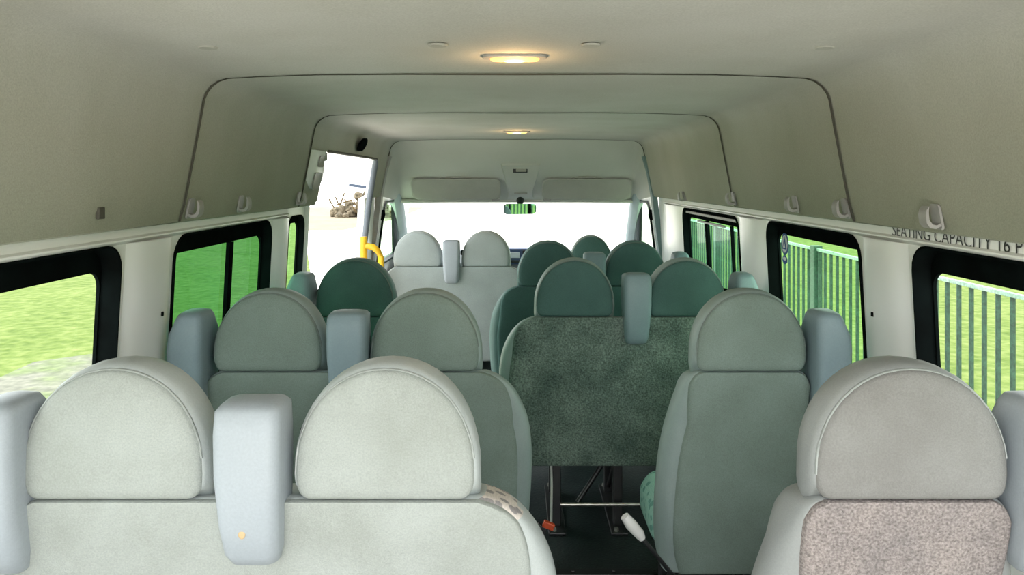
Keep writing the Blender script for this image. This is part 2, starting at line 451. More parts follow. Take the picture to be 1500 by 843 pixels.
link('catch', bm, M['black'], pl)
bm = bmesh.new(); box(bm, -.905, -.875, 3.31, 3.35, .085, .125, .006); link('bracket', bm, M['visor'], pl)

# floor
bm = bmesh.new(); box(bm, -1.05, 1.05, Y0, 6.5, -H-.05, -H)
struct(link('floor', bm, M['floor']))
for i, y in enumerate((1.45, 2.66, 3.9)):
    bm = bmesh.new(); box(bm, -.95, .95, y-.02, y+.02, -H, -H+.008, .002)
    for k in range(12): box(bm, -.85+k*.15, -.838+k*.15, y-.006, y+.006, -H+.008, -H+.013, .002)
    struct(link('trim_%d' % (17+i), bm, M['metal_black']))

# ------------------------------------------------------------------ cab: header, windscreen, pillars, doors
WY, WZ = 5.62, -.165
def header():
    bm = bmesh.new(); hp = half_profile(YB)
    hp = [p for p in hp if p[1] > -.119][:-1]
    top = [(-x, z) for x, z in reversed(hp[1:])] + hp
    R = []
    n = len(top)
    for t in (0, .06, .2, .4, .6, .8, .93, 1.0):
        row = []
        for (x, z) in top:
            # final row: curve along the windscreen top / sides
            zz = z + (WZ - z)*t
            k = (z - WTOP)/(roof_z(YB)-WTOP)      # 1 at roof, 0 at the bottom of the side
            y = YB + (WY-YB)*(t**.9)
            row.append((x*(1 + .02*t*k), y, zz))
        R.append(row)
    rings(bm, R, False, False, closed=False)
    return bm
hd = struct(link('trim_26', header(), M['header'], smooth=60), 'pale moulded header above the windscreen')
# rolled lower lip of the header
bm = bmesh.new(); tube(bm, [(-.93, WY-.03, WZ-.002), (-.5, WY, WZ), (0, WY+.01, WZ), (.5, WY, WZ), (.93, WY-.03, WZ-.002)], .016, 10)
struct(link('trim_20', bm, M['header'], smooth=60))
# windscreen
bm = bmesh.new()
rings(bm, [[(-.90, WY, WZ), (-.45, WY+.05, WZ), (0, WY+.07, WZ), (.45, WY+.05, WZ), (.90, WY, WZ)],
           [(-.98, 6.36, -.75), (-.5, 6.5, -.75), (0, 6.54, -.75), (.5, 6.5, -.75), (.98, 6.36, -.75)]], False, False, closed=False)
struct(link('window_7', bm, M['glass_wind'], smooth=60), 'windscreen')
for i, s in enumerate((-1, 1)):
    bm = bmesh.new()
    R = []
    for x, y, z in ((.925, 5.50, -.10), (.928, 5.62, -.20), (.955, 6.0, -.47), (.985, 6.36, -.75)):
        R.append([(s*(x-.03), y-.01, z-.01), (s*(x-.045), y+.05, z-.0), (s*(x+.02), y+.09, z+.01), (s*(x+.05), y-.01, z-.0), (s*(x+.01), y-.04, z-.01)])
    rings(bm, R); struct(link('trim_%d' % (21+i), bm, M['apillar'], smooth=50), 'grey windscreen pillar')
def cx(z): return .945 + .13*max(0, -.12 - z)
CW = (5.16, 5.66, -.62, -.15, .06)
for i, s in enumerate((-1, 1)):
    nm = 'wall_cab_left' if s < 0 else 'wall_cab_right'
    P = [(5.20, -.62), (6.02, -.62), (5.60, -.17), (5.25, -.165), (5.20, -.21)]
    wall(nm, s, [P], YB, 6.45, -.11, m=M['white'], xf=cx)
    root = bpy.data.objects.new('window_%d' % (8+i), None); COL.objects.link(root); root.location = (s, 5.5, -.35+H); root['kind'] = 'structure'
    bm = bmesh.new()
    c = (sum(p[0] for p in P)/5, sum(p[1] for p in P)/5)
    def rg(k, dx): return [(s*(cx(z)+dx), c[0]+(y-c[0])*k, c[1]+(z-c[1])*k) for y, z in P]
    rings(bm, [rg(1.06, 0), rg(1.06, -.012), rg(1.0, -.014), rg(.93, .0), rg(.92, .02)], False, False)
    link('frame', bm, M['frame_dark'], root)
    bm = bmesh.new(); bm.faces.new([bm.verts.new(p) for p in rg(.95, .012)]); link('pane', bm, M['glass_pale'], root)
# B-pillar trims either side of the cab
for i, s in enumerate((-1, 1)):
    bm = bmesh.new(); R = []
    for z, x in ((roof_z(YB)-.12, .868), (.05, .90), (-.05, .918), (-.117, .930), (-.2, .938), (-.35, .955), (-.55, .985), (-.9, .99), (-H+.002, .99)):
        R.append([(s*(x+.03), YB-.022, z), (s*(x-.006), YB-.02, z), (s*(x-.010), YB+.03, z), (s*(x+.03), YB+.035, z)])
    rings(bm, R); struct(link('trim_%d' % (23+i), bm, M['pillar_teal'] if s > 0 else M['hook'], smooth=40))
# lower front bulkhead
bm = bmesh.new(); box(bm, -1.05, 1.05, 6.45, 6.5, -H, -.74); struct(link('wall_bulkhead', bm, M['dash']))

# sun visors
for s, xc, lab in ((-1, -.455, 'left-hand grey padded sun visor above the windscreen, over the passenger bench'), (1, .525, 'right-hand grey padded sun visor above the windscreen, over the driver seat')):
    Y = 5.36
    t = thing('sun_visor', lab, 'sun visor', (xc, Y, -.085), 'sun visors on the header')
    bm = bmesh.new(); hw = .335; z1, z0 = .004, -.155
    tilt = .17
    R = []
    for dy, ins in ((-.016, .018), (-.018, .008), (-.010, .0), (.006, .0), (.012, .012)):
        P = rrect(xc-hw+ins, xc+hw-ins, z0+ins, z1-ins, .045, 6)
        R.append([(x, Y+dy + (z1-z)*.9, z) for x, z in P])
    rings(bm, R); link('pad', bm, M['visor'], t, smooth=35)
    bm = bmesh.new()
    e = xc - s*hw*.88
    box(bm, e-.03, e+.03, Y+.155-.03, Y+.155+.02, z0-.006, z0+.006, .003); link('clip', bm, M['hook'], t)
    bm = bmesh.new(); tube(bm, [(xc-.12, Y+.025, z1+.008), (xc-.06, Y+.0, z1+.012), (xc+.06, Y+.0, z1+.012), (xc+.12, Y+.025, z1+.008)], .008, 8)
    link('hinge', bm, M['visor'], t, smooth=60)

# overhead console between the visors
def hy(z):   # header surface depth at height z on the centre line
    t = (roof_z(YB)-z)/(roof_z(YB)-WZ); return YB + (WY-YB)*(max(0, t)**.9)
t = thing('overhead_console', 'pale trapezoid console with a small lamp between the sun visors', 'console', (.03, 5.3, 0))
bm = bmesh.new(); R = []
for z, w, d in ((.115, .16, .004), (.10, .155, .022), (.03, .135, .03), (-.09, .10, .034), (-.125, .10, .024), (-.145, .11, .004)):
    y = hy(z)
    R.append([(.03-w, y+.03, z), (.03-w*.88, y-d, z), (.03+w*.88, y-d, z), (.03+w, y+.03, z)])
rings(bm, R, True, True); link('housing', bm, M['header'], t, smooth=25)
bm = bmesh.new(); z = .066; y = hy(z)-.034
box(bm, -.028, .078, y-.006, y+.02, z-.018, z+.018, .004); link('lamp_bezel', bm, M['frame_dark'], t)
bm = bmesh.new(); box(bm, -.006, .070, y-.009, y+.0, z-.010, z+.010, .003); link('lamp_lens', bm, M['visor'], t)
bm = bmesh.new(); z = -.106; y = hy(z)-.034
box(bm, -.02, .08, y-.004, y+.02, z-.005, z+.005, .002); link('slot', bm, M['visor'], t)

# rear-view mirror
Mp = Vector((.026, 5.42, -.222)); T = Vector((1.0, 3.62, -.40))
n = ((-Mp).normalized() + (T-Mp).normalized()).normalized()
t = thing('rear_view_mirror', 'rear-view mirror reflecting the green railings, hung below the console', 'mirror', Mp)
rot = (-n).to_track_quat('Y', 'Z').to_matrix()
def oriented(bm, P):  # local frame of the mirror
    bmesh.ops.rotate(bm, verts=bm.verts, cent=(0,0,0), matrix=rot); bmesh.ops.translate(bm, verts=bm.verts, vec=P)
bm = bmesh.new()
rr = lambda k, y: [(x, y, z) for x, z in rrect(-.126*k, .126*k, -.04*k, .04*k, .028)]
rings(bm, [rr(.97, -.004), rr(1, 0), rr(1, .012), rr(.85, .035)], False, True); oriented(bm, Mp)
link('shell', bm, M['frame_dark'], t, smooth=40)
bm = bmesh.new(); bm.faces.new([bm.verts.new(p) for p in rr(.965, -.004)]); oriented(bm, Mp)
link('mirror_glass', bm, M['mirror'], t)
bm = bmesh.new(); tube(bm, [Mp+Vector((0, .03, .01)), Mp+Vector((0, .06, .04)), Mp+Vector((0, .10, .062))], [.018, .022, .030], 12)
link('stalk', bm, M['frame_dark'], t, smooth=60)

# dashboard with a small centre panel
t = thing('dashboard', 'grey dashboard with a blue and white centre panel below the windscreen', 'dashboard', (0, 5.9, -.9))
bm = bmesh.new()
prof = [(5.72, -1.1), (5.66, -.80), (5.66, -.66), (5.74, -.60), (6.0, -.585), (6.42, -.72), (6.42, -1.1)]
rings(bm, [[(x, y+.06*abs(x), z) for y, z in prof] for x in (-.95, -.5, 0, .5, .95)]); link('body', bm, M['dash'], t, smooth=30)
bm = bmesh.new(); box(bm, -.14, .16, 5.60, 5.80, -.66, -.535, .012); link('centre_panel', bm, M['screen_blue'], t)
bm = bmesh.new(); box(bm, -.06, .022, 5.592, 5.61, -.608, -.565, .003); link('display', bm, M['screen_pale'], t)
bm = bmesh.new(); box(bm, .045, .10, 5.592, 5.61, -.63, -.55, .003); link('vent', bm, M['metal_black'], t)
bm = bmesh.new(); box(bm, -.06, .03, 5.594, 5.61, -.648, -.625, .003); link('switch_row', bm, M['frame_dark'], t)

# ------------------------------------------------------------------ seats
PB = [(-1.17, .262), (-1.08, .278), (-.95, .292), (-.80, .297), (-.70, .286), (-.63, .264), (-.585, .240), (-.555, .214), (-.540, .190), (-.531, .165)]
P1 = [(-1.17, .240), (-1.10, .258), (-1.0, .266), (-.85, .262), (-.75, .250), (-.65, .227), (-.585, .208), (-.555, .195), (-.540, .183), (-.531, .165)]
def smooth_profile(P, n=36):
    out = []; zs = [p[0] for p in P]; N = len(P)
    for i in range(N-1):
        p0, p1, p2, p3 = P[max(i-1, 0)], P[i], P[i+1], P[min(i+2, N-1)]
        for k in range(5):
            t = k/5
            out.append(tuple(.5*((2*p1[j]) + (p2[j]-p0[j])*t + (2*p0[j]-5*p1[j]+4*p2[j]-p3[j])*t*t + (3*p1[j]-p0[j]-3*p2[j]+p3[j])*t**3) for j in (0, 1)))
    return out + [P[-1]]
PB = smooth_profile(PB); P1 = smooth_profile(P1)
ZS = -.529
LEAN = .20
def leany(z): return max(0, (ZS - z))*LEAN
def back_ring(PROF, cl, cr, sl, sr, y, d):
    P = []
    def g(z): return min(1, max(.25, (-.53 - z)/.16))
    def zz(z): return z - (d*.06 + .25*max(0, y-.012))*max(0, min(1, (z+.72)/.17)) + d*.25*max(0, min(1, (-1.06-z)/.11))
    for z, w in PROF: P.append((cr + w*sr - d*g(z), zz(z)))
    for z, w in reversed(PROF): P.append((cl - w*sl + d*g(z), zz(z)))
    return [(x, y + leany(z), z) for x, z in P]

def head_outline(a, h, d):
    P = []; b = h*.845; r = .024
    for t in range(180, 271, 22): P.append((-a+.001+r + r*math.cos(math.radians(t)), r + r*math.sin(math.radians(t))))
    for t in range(270, 361, 22): P.append((a-.001-r + r*math.cos(math.radians(t)), r + r*math.sin(math.radians(t))))
    for k in range(0, 25):
        t = math.pi*k/24
        c, s = math.cos(t), math.sin(t)
        P.append((a*math.copysign(abs(c)**.96, c), (h-b) + b*abs(s)**.96))
    k1 = (a-d)/a; k2 = (h/2-d)/(h/2)
    return [(x*k1, h/2 + (z-h/2)*k2) for x, z in P]

def headrest(root, x, Y, z0, a, h, mv, mf, mp):
    def ring(y, d): return [(x+px, Y+y, z0+pz - (.03 if y > .03 and pz < .04 else 0)) for px, pz in head_outline(a, h, d)]
    def pad(y, d, low):      # cloth face: inset at the arch, down to the seam at the bottom
        P = head_outline(a, h, d); z_min = min(p[1] for p in P)
        return [(x+px, Y+y, z0 + (pz if pz > .05 else low + (pz-z_min)*(.05-low)/(.05-z_min))) for px, pz in P]
    bm = bmesh.new()
    rings(bm, [ring(0, .010), ring(.004, .005), ring(.018, .001), ring(.045, 0), ring(.072, .004), ring(.092, .016), ring(.102, .038)])
    hr = link('headrest', bm, mv, root, smooth=45)
    bm = bmesh.new()
    rings(bm, [pad(.004, .009, -.004), pad(-.003, .010, -.002), pad(-.008, .015, .004), pad(-.012, .028, .016), pad(-.015, .06, .045)])
    link('rear_pad', bm, mf, hr, smooth=50)
    bm = bmesh.new(); arch = [p for p in pad(-.001, .0088, -.002)][11:]
    arch = arch[:-1] if len(arch) > 24 else arch
    tube(bm, arch, .0022, 6)
    link('piping', bm, mp, hr, smooth=60)
    return hr

def belt_housing(root, x, Y, z1, m, side=0, k=1.0):
    """side 0: between two seats; +1/-1: window side, x is the inner edge"""
    bm = bmesh.new(); R = []
    if side == 0:
        L = [(0, .036, -.024, .020), (-.004, .047, -.040, .034), (-.012, .053, -.050, .042), (-.05, .054, -.055, .046), (-.12, .053, -.054, .05), (-.20, .049, -.048, .05), (-.25, .045, -.040, .05), (-.27, .039, -.028, .045), (-.278, .029, -.014, .035)]
        for dz, w, y0, y1 in L:
            R.append([(px, py, z1+dz) for px, py in rrect(x-w*k, x+w*k, Y+y0+leany(z1+dz)*.6, Y+y1+leany(z1+dz), .020)])
    else:
        L = [(0, .018, .060, -.03, .04), (-.005, .008, .068, -.046, .055), (-.016, .002, .074, -.052, .06), (-.06, 0, .092, -.055, .085), (-.10, .0, .098, -.055, .085), (-.18, .002, .098, -.05, .085), (-.26, .006, .088, -.036, .08), (-.29, .012, .075, -.02, .07), (-.30, .022, .06, -.005, .06)]
        for dz, a, b2, y0, y1 in L:
            xa, xb = sorted((x + side*a, x + side*b2))
            R.append([(px, py, z1+dz) for px, py in rrect(xa, xb, Y+y0+leany(z1+dz)*.6, Y+y1+leany(z1+dz), .022)])
    rings(bm, R)
    o = link('belt_housing', bm, m, root, smooth=50)
    bm = bmesh.new()
    gx = x + (.062 if side == 0 else side*-.004)
    box(bm, gx-.012, gx+.012, Y+.075, Y+.12, z1-.105, z1-.075, .008)
    link('belt_guide', bm, M['black'], o)
    return o

def seat(name, label, cat, centers, Y, mats, carpet=None, zt=-.297, sl=1, sr=1, mids=(), wins=(), hh=.221, ha=.157, group=None, legs=None, zdrop=0, housing=None, pattern='pattern_green', shoulder=None):
    """a bench or single seat seen from behind"""
    mv, mf, mp = mats
    cl, cr = centers[0], centers[-1]
    root = thing(name, label, cat, ((cl+cr)/2, Y+.2, -H), group)
    bm = bmesh.new()
    rs = [back_ring(PB if len(centers) > 1 else P1, cl, cr, sl, sr, y, d) for y, d in ((.006, .052), (.010, .030), (.026, .008), (.055, 0), (.095, 0), (.125, .020), (.140, .05))]
    rings(bm, rs)
    # patterned shoulder patches beside the headrests
    if shoulder:
        for f in bm.faces:
            c = f.calc_center_median()
            for x0, x1 in shoulder:
                if x0 < c.x < x1 and c.z > -.575: f.material_index = 1
    bmesh.ops.translate(bm, verts=bm.verts, vec=(0, Y, 0))
    for v in bm.verts: v.co.z += zdrop
    link('backrest', bm, [mv, M['pattern_pale' if shoulder else pattern]], root, smooth=50)
    bm = bmesh.new()
    rings(bm, [back_ring(PB if len(centers) > 1 else P1, cl, cr, sl, sr, y, d) for y, d in ((.014, .040), (.003, .043), (-.003, .047), (-.006, .058), (-.007, .09))])
    bmesh.ops.translate(bm, verts=bm.verts, vec=(0, Y, 0))
    for v in bm.verts: v.co.z += zdrop
    bp = link('back_panel', bm, carpet or mf, root, smooth=50)
    if carpet:
        bp['label'] = 'carpeted back panel'
    for x in centers: headrest(root, x, Y, ZS+zdrop+.002, ha, hh, mv, mf, mp)
    for x in mids: belt_housing(root, x, Y, -.362+zdrop, housing or M['plastic_grey'])
    for x, s in wins: belt_housing(root, x, Y, -.362+zdrop, housing or M['plastic_grey'], s)
    # cushion, in front of the backrest
    bm = bmesh.new(); yb = Y + leany(-1.0) + .10
    R = []
    xa, xb = cl-.262*sl, cr+.262*sr
    for y, ins in ((yb, .03), (yb+.02, .01), (yb+.08, 0), (yb+.25, 0), (yb+.31, .02), (yb+.335, .05)):
        R.append([(px, y, pz) for px, pz in rrect(xa+ins, xb-ins, -1.15+ins, -.995-ins*.6, .055)])
    rings(bm, R); link('seat_cushion', bm, M[pattern], root, smooth=50)
    # black frame
    y0 = Y+leany(-1.12)+.05
    for y in (y0+.06, y0+.38):
        bm = bmesh.new(); box(bm, xa+.04, xb-.04, y-.02, y+.02, -1.18, -1.135, .004)
        link('frame_bar', bm, M['metal_black'], root)
    for lx_ in (legs or ((xa+.10, xb-.10))):
        bm = bmesh.new()
        box(bm, lx_-.018, lx_+.018, y0+.03, y0+.075, -H+.012, -1.14, .004)
        box(bm, lx_-.018, lx_+.018, y0+.35, y0+.39, -H+.012, -1.14, .004)
        box(bm, lx_-.035, lx_+.035, y0-.03, y0+.44, -H, -H+.014, .004)
        tube(bm, [(lx_, y0+.05, -1.14), (lx_, y0+.37, -H+.03)], .010, 8)
        lg = link('leg', bm, M['metal_black'], root)
        for yy in (y0-.012, y0+.42):
            b3 = bmesh.new(); bmesh.ops.create_cone(b3, cap_ends=True, segments=6, radius1=.011, radius2=.009, depth=.012, matrix=Matrix.Translation((lx_-.012, yy, -H+.020)))
            link('bolt', b3, M['steel'], lg)
    return root

A_ = (M['vinyl'], M['fabric'], M['piping'])
B_ = (M['vinyl_mid_shade'], M['fabric_mid_shade'], M['piping_dark'])
C_ = (M['vinyl_deep_shade'], M['fabric_deep_shade'], M['piping_dark'])
Fm = (M['vinyl'], M['fabric_front'], M['piping'])
G2 = 'passenger benches'; G1 = 'single passenger seats'
# row nearest the eye
s1 = seat('bench_seat', 'pale grey double bench nearest the viewer, on the left, smooth cloth back', 'bench seat', (-.669, -.218), 1.2, A_,
     sl=.86, mids=(-.434,), wins=((-.808, -1),), group=G2, shoulder=((-.065, .012),))
s2 = seat('passenger_seat', 'pale grey single seat with pinkish carpet back, nearest on the right', 'seat', (.654,), 1.2, (M['vinyl_shaded'], M['fabric_shaded'], M['piping']), carpet=M['carpet_pink'],
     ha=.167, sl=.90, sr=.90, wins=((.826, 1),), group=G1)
# second row
s3 = seat('bench_seat', 'grey-green double bench directly ahead of the nearest left bench, beside the green tinted window', 'bench seat', (-.687, -.253), 2.0, B_,
     sl=.84, mids=(-.463,), wins=((-.852, -1),), group=G2, housing=M['plastic_mid_shade'])
s4 = seat('passenger_seat', 'grey-green single seat with smooth cloth back and lever, second on the right', 'seat', (.647,), 2.0, B_,
     ha=.160, sl=.88, sr=.88, wins=((.812, 1),), group=G1, housing=M['plastic_mid_shade'])
# third row
s5 = seat('bench_seat', 'dark double bench with green-grey carpet back in the middle of the van', 'bench seat', (.2245, .658), 2.8, (M['vinyl_mid_shade'], M['fabric_deep_shade'], M['piping_dark']), carpet=M['carpet_green'],
     sr=.9, mids=(.462,), wins=((.835, 1),), group=G2, housing=M['plastic_mid_shade'], legs=(.165, .42, .72))
s6 = seat('passenger_seat', 'grey-green single seat in painted green shade, on the left, beside the open side door', 'seat', (-.626,), 2.8, C_,
     sl=.9, sr=1.0, wins=((-.79, -1),), group=G1, housing=M['plastic_mid_shade'])
# fourth row
s7 = seat('bench_seat', 'grey-green double bench in painted green shade, behind the driver, ahead of the carpet-backed bench', 'bench seat', (.157, .590), 3.60, C_,
     sr=.9, mids=(.385,), wins=((.775, 1),), group=G2, housing=M['plastic_mid_shade'])
# cab
s8 = seat('bench_seat', 'pale grey double bench in the cab, on the left below the windscreen', 'bench seat', (-.627, -.194), 4.57, Fm, zdrop=-.020,
     sl=.86, mids=(-.412,), group=G2)
s9 = seat('driver_seat', 'green-grey driver seat in the cab at the right, mostly hidden by benches', 'seat', (.468,), 4.55, (M['vinyl_mid_shade'], M['fabric_deep_shade'], M['piping_dark']), zdrop=-.035, ha=.135, hh=.21, sl=.95, sr=.95)

bm = bmesh.new(); bmesh.ops.create_icosphere(bm, subdivisions=2, radius=.0075, matrix=Matrix.Translation((-.440, 1.1575, -.569)) @ Matrix.Diagonal((.8, .25, 1, 1)))
link('chip', bm, M['chip'], [c for c in s1.children if c.name.startswith('belt_housing')][0])
# lever beside the second seat on the right
bm = bmesh.new(); tube(bm, [(.455, 2.03, -1.13), (.425, 1.94, -1.07), (.345, 1.90, -.962), (.328, 1.90, -.942)], .006, 8)
lv = link('lever', bm, M['metal_black'], s4, smooth=60)
bm = bmesh.new(); tube(bm, [(.330, 1.90, -.945), (.322, 1.90, -.932), (.300, 1.90, -.907), (.283, 1.90, -.885)], [.009, .014, .016, .012], 12)
link('grip', bm, M['lever'], lv, smooth=60)
# orange buckle and strap low on the middle bench
bm = bmesh.new(); box(bm, .065, .105, 2.78, 2.80, -1.40, -1.33, .004, Matrix.Rotation(.5, 3, 'Y'))
bk = link('belt_buckle', bm, M['metal_black'], s5)
bm = bmesh.new(); box(bm, .10, .145, 2.775, 2.795, -1.345, -1.32, .004, Matrix.Rotation(.4, 3, 'Y')); link('release_button', bm, M['red'], bk)
bm = bmesh.new(); tube(bm, [(.18, 2.97, -1.335), (.36, 2.97, -1.335), (.60, 2.97, -1.335)], .008, 8)
link('crossbar', bm, M['steel'], s5, smooth=60)
bm = bmesh.new(); tube(bm, [(.25, 2.98, -1.33), (.40, 3.05, -1.14)], .010, 8); link('brace', bm, M['metal_black'], s5, smooth=60)
bm = bmesh.new(); tube(bm, [(.139, 2.955, -1.12), (.142, 2.945, -1.25), (.140, 2.95, -1.40)], .005, 8); link('cable', bm, M['lever'], s5, smooth=60)

# ------------------------------------------------------------------ small things on the lining
def hook(s, y, label, zc=-.080):
    x = lx(zc)
    t = thing('coat_hook', label, 'coat hook', (s*x, y, zc), 'coat hooks along the lining')
    bm = bmesh.new()
    P = rrect(y-.017, y+.017, zc-.028, zc+.028, .008)
    rings(bm, [[(s*(lx(z)-.0005), yy, z) for yy, z in P], [(s*(lx(z)-.006), yy, z) for yy, z in P]]); link('plate', bm, M['hook'], t, smooth=30)
    bm = bmesh.new()
    C = [(.002, -.020), (.014, -.026), (.026, -.024), (.034, -.014), (.036, .004), (.034, .016)]
    outer = [(s*(x-a), zc+b2) for a, b2 in C]; inner = [(s*(x-a*.82-.000), zc+b2+.008) for a, b2 in C]
    for yy in (0,):
        ra = []
        for (xo, zo), (xi, zi) in zip(outer, inner):
            ra.append([(xo, y-.015, zo), (xo, y+.015, zo), (xi, y+.015, zi), (xi, y-.015, zi)])
        rings(bm, ra)
    link('prong', bm, M['hook'], t, smooth=40)
for s, y, lab in ((-1, 2.04, 'white coat hook on the left lining, just ahead of the nearest roof seam'),
                  (-1, 2.41, 'white coat hook on the left lining, above the green tinted window'),
                  (-1, 3.05, 'small dark coat hook on the left lining beside the second roof seam'),
                  (1, 1.585, 'large white coat hook on the right lining, above the seating notice'),
                  (1, 2.025, 'white coat hook on the right lining beside the nearest roof seam'),
                  (1, 2.39, 'white coat hook on the right lining, midway above the window with the round sticker'),
                  (1, 3.07, 'coat hook on the right lining beside the second roof seam'),
                  (1, 4.0, 'farthest coat hook on the right lining, above the sliding window')):
    hook(s, y, lab, -.082 if y < 3.5 else -.095)
bm = bmesh.new(); y = 1.60; z = -.075; x = lx(z)
box(bm, -x-.002, -x+.006, y-.012, y+.012, z-.013, z+.013, .002)
tag(link('hook_socket', bm, M['seam']), 'small dark square socket where a hook is missing, left lining', 'socket')

def ceiling_lamp(x, y, label):
    z = roof_z(y)-.001
    t = thing('ceiling_lamp', label, 'lamp', (x, y, z), 'lit ceiling lamps')
    bm = bmesh.new()
    R = [[(px, py, z-d) for px, py in rrect(x-.078+i, x+.078-i, y-.032+i, y+.032-i, .02)] for d, i in ((0, 0), (.005, .002), (.007, .008))]
    rings(bm, R); link('bezel', bm, M['hook'], t, smooth=40)
    bm = bmesh.new()
    R = [[(px, py, z-d) for px, py in rrect(x-.060+i, x+.060-i, y-.024+i, y+.024-i, .012)] for d, i in ((.006, 0), (.010, .003), (.012, .012))]
    rings(bm, R); ln = link('lens', bm, M['lens'], t, smooth=40)
    bm = bmesh.new(); bmesh.ops.create_uvsphere(bm, u_segments=14, v_segments=8, radius=.018, matrix=Matrix.Translation((x, y, z-.010)) @ Matrix.Diagonal((1.5, .8, .25, 1)))
    link('bulb', bm, M['bulb'], ln, smooth=80)
    l = bpy.data.lights.new('lamp_light', 'POINT'); l.energy = .8; l.color = (1, .62, .28); l.shadow_soft_size = .02
    lo = bpy.data.objects.new('lamp_light', l); COL.objects.link(lo); lo.parent = t; lo.location = (0, 0, -.06)
ceiling_lamp(-.005, 1.735, 'lit amber ceiling lamp nearest the viewer')
ceiling_lamp(0, 4.22, 'smaller-looking lit amber ceiling lamp far forward, near the cab')
for x, y, lab in ((-.675, 1.58, 'grey plug in the ceiling, leftmost of the row'), (-.172, 1.58, 'grey plug in the ceiling, just left of the near lamp'),
                  (.162, 1.58, 'grey plug in the ceiling, just right of the near lamp'), (.672, 1.58, 'grey plug in the ceiling, rightmost of the row')):
    bm = bmesh.new(); z = roof_z(y) - (.0045 if abs(x) < .5 else .0095)
    bmesh.ops.create_cone(bm, cap_ends=True, segments=20, radius1=.019, radius2=.022, depth=.004, matrix=Matrix.Translation((x, y, z)))
    tag(link('ceiling_plug', bm, M['visor'], smooth=40), lab, 'plug', 'ceiling plugs')
# round vent above the sliding door
t = thing('header_vent', 'oval black vent in the lining above the open side door', 'vent', (-.855, 3.9, .185))
def oval(r1, r2, dx): return [(-.845 - .25*(.187-(.187+r2*math.sin(a)))*-1*.0 - dx + .42*r2*math.sin(a)*-1*-.0 + (r2*math.sin(a))*.45*1.0, 3.98 + r1*math.cos(a), .190 + r2*math.sin(a)) for a in [2*math.pi*k/24 for k in range(24)]]
bm = bmesh.new(); rings(bm, [oval(.07, .036, .012), oval(.07, .036, -.004), oval(.055, .026, -.005), oval(.052, .024, .004)], False, True)
link('rim', bm, M['black'], t, smooth=40)
bm = bmesh.new(); rings(bm, [oval(.05, .022, .0), oval(.04, .015, -.003)], True, True); link('grille', bm, M['black'], t, smooth=40)

# seating notice on the right cant rail
def text_mesh(name, s, m, width, cap, parent=None):
    cu = bpy.data.curves.new(name, 'FONT'); cu.body = s; cu.size = 1; cu.extrude = 0
    o = bpy.data.objects.new(name, cu); COL.objects.link(o)
    dg = bpy.context.evaluated_depsgraph_get(); me = bpy.data.meshes.new_from_object(o.evaluated_get(dg))
    bpy.data.objects.remove(o)
    xs = [v.co.x for v in me.vertices]; ys = [v.co.y for v in me.vertices]
    w = max(xs)-min(xs); h = max(ys)
    for v in me.vertices: v.co = Vector(((v.co.x-min(xs))/w*width, v.co.y/h*cap, 0))
    me.materials.append(m)
    return me
def wall_text(name, s, m, y_start, z_base, width, cap, x):
    me = text_mesh(name, s, m, width, cap)
    for v in me.vertices: v.co = Vector((x, y_start - v.co.x, z_base + v.co.y + H))
    o = bpy.data.objects.new(name, me); COL.objects.link(o); return o
o = wall_text('seating_notice', 'SEATING CAPACITY 16 P', M['text'], 1.857, -.1445, .478, .030, wx(-.12)-.0042)
tag(o, 'black lettering on the white rail under the right lining giving the seating capacity', 'notice')

# round blue sticker on the second right window
xg = wx(-.24)+.034
t = thing('window_sticker', 'round blue and white sticker on the upper far corner of the second right-hand window', 'sticker', (xg, 2.72, -.25))
def disc(y, z, ry, rz, dx, n=24): return [(xg-dx, y+ry*math.cos(a), z+rz*math.sin(a)) for a in [2*math.pi*k/n for k in range(n)]]
bm = bmesh.new(); bm.faces.new([bm.verts.new(p) for p in disc(2.715, -.242, .038, .042, .001)]); link('disc', bm, M['sticker_blue'], t)
bm = bmesh.new(); bm.faces.new([bm.verts.new(p) for p in disc(2.715, -.242, .029, .033, .002)]); link('disc_face', bm, M['sticker_white'], t)
bm = bmesh.new(); bm.faces.new([bm.verts.new((xg-.003, y, z)) for y, z in ((2.738, -.262), (2.692, -.262), (2.715, -.212))]); link('triangle', bm, M['sticker_blue'], t)
bm = bmesh.new(); bm.faces.new([bm.verts.new((xg-.004, y, z)) for y, z in ((2.727, -.257), (2.703, -.257), (2.715, -.230))]); link('triangle_face', bm, M['sticker_white'], t)
bm = bmesh.new(); bm.faces.new([bm.verts.new(p) for p in disc(2.715, -.302, .026, .016, .001)]); link('small_disc', bm, M['sticker_blue'], t)
bm = bmesh.new(); bm.faces.new([bm.verts.new(p) for p in disc(2.715, -.298, .017, .007, .002)]); link('small_face', bm, M['sticker_white'], t)

# yellow grab rail in the doorway
t = thing('grab_rail', 'yellow bent grab rail beside the front edge of the open side door', 'grab rail', (-.93, 4.47, -H))
bm = bmesh.new(); tube(bm, [(-.945, 4.47, -.355), (-.945, 4.47, -.5), (-.945, 4.47, -.9), (-.945, 4.47, -H+.003)], .022, 12); link('post', bm, M['yellow'], t, smooth=60)
bm = bmesh.new(); tube(bm, [(-.945, 4.47, -.415), (-.92, 4.47, -.412), (-.885, 4.47, -.42), (-.855, 4.47, -.445), (-.840, 4.47, -.48), (-.838, 4.47, -.60), (-.838, 4.47, -H+.003)], .020, 12); link('bent_bar', bm, M['yellow'], t, smooth=60)
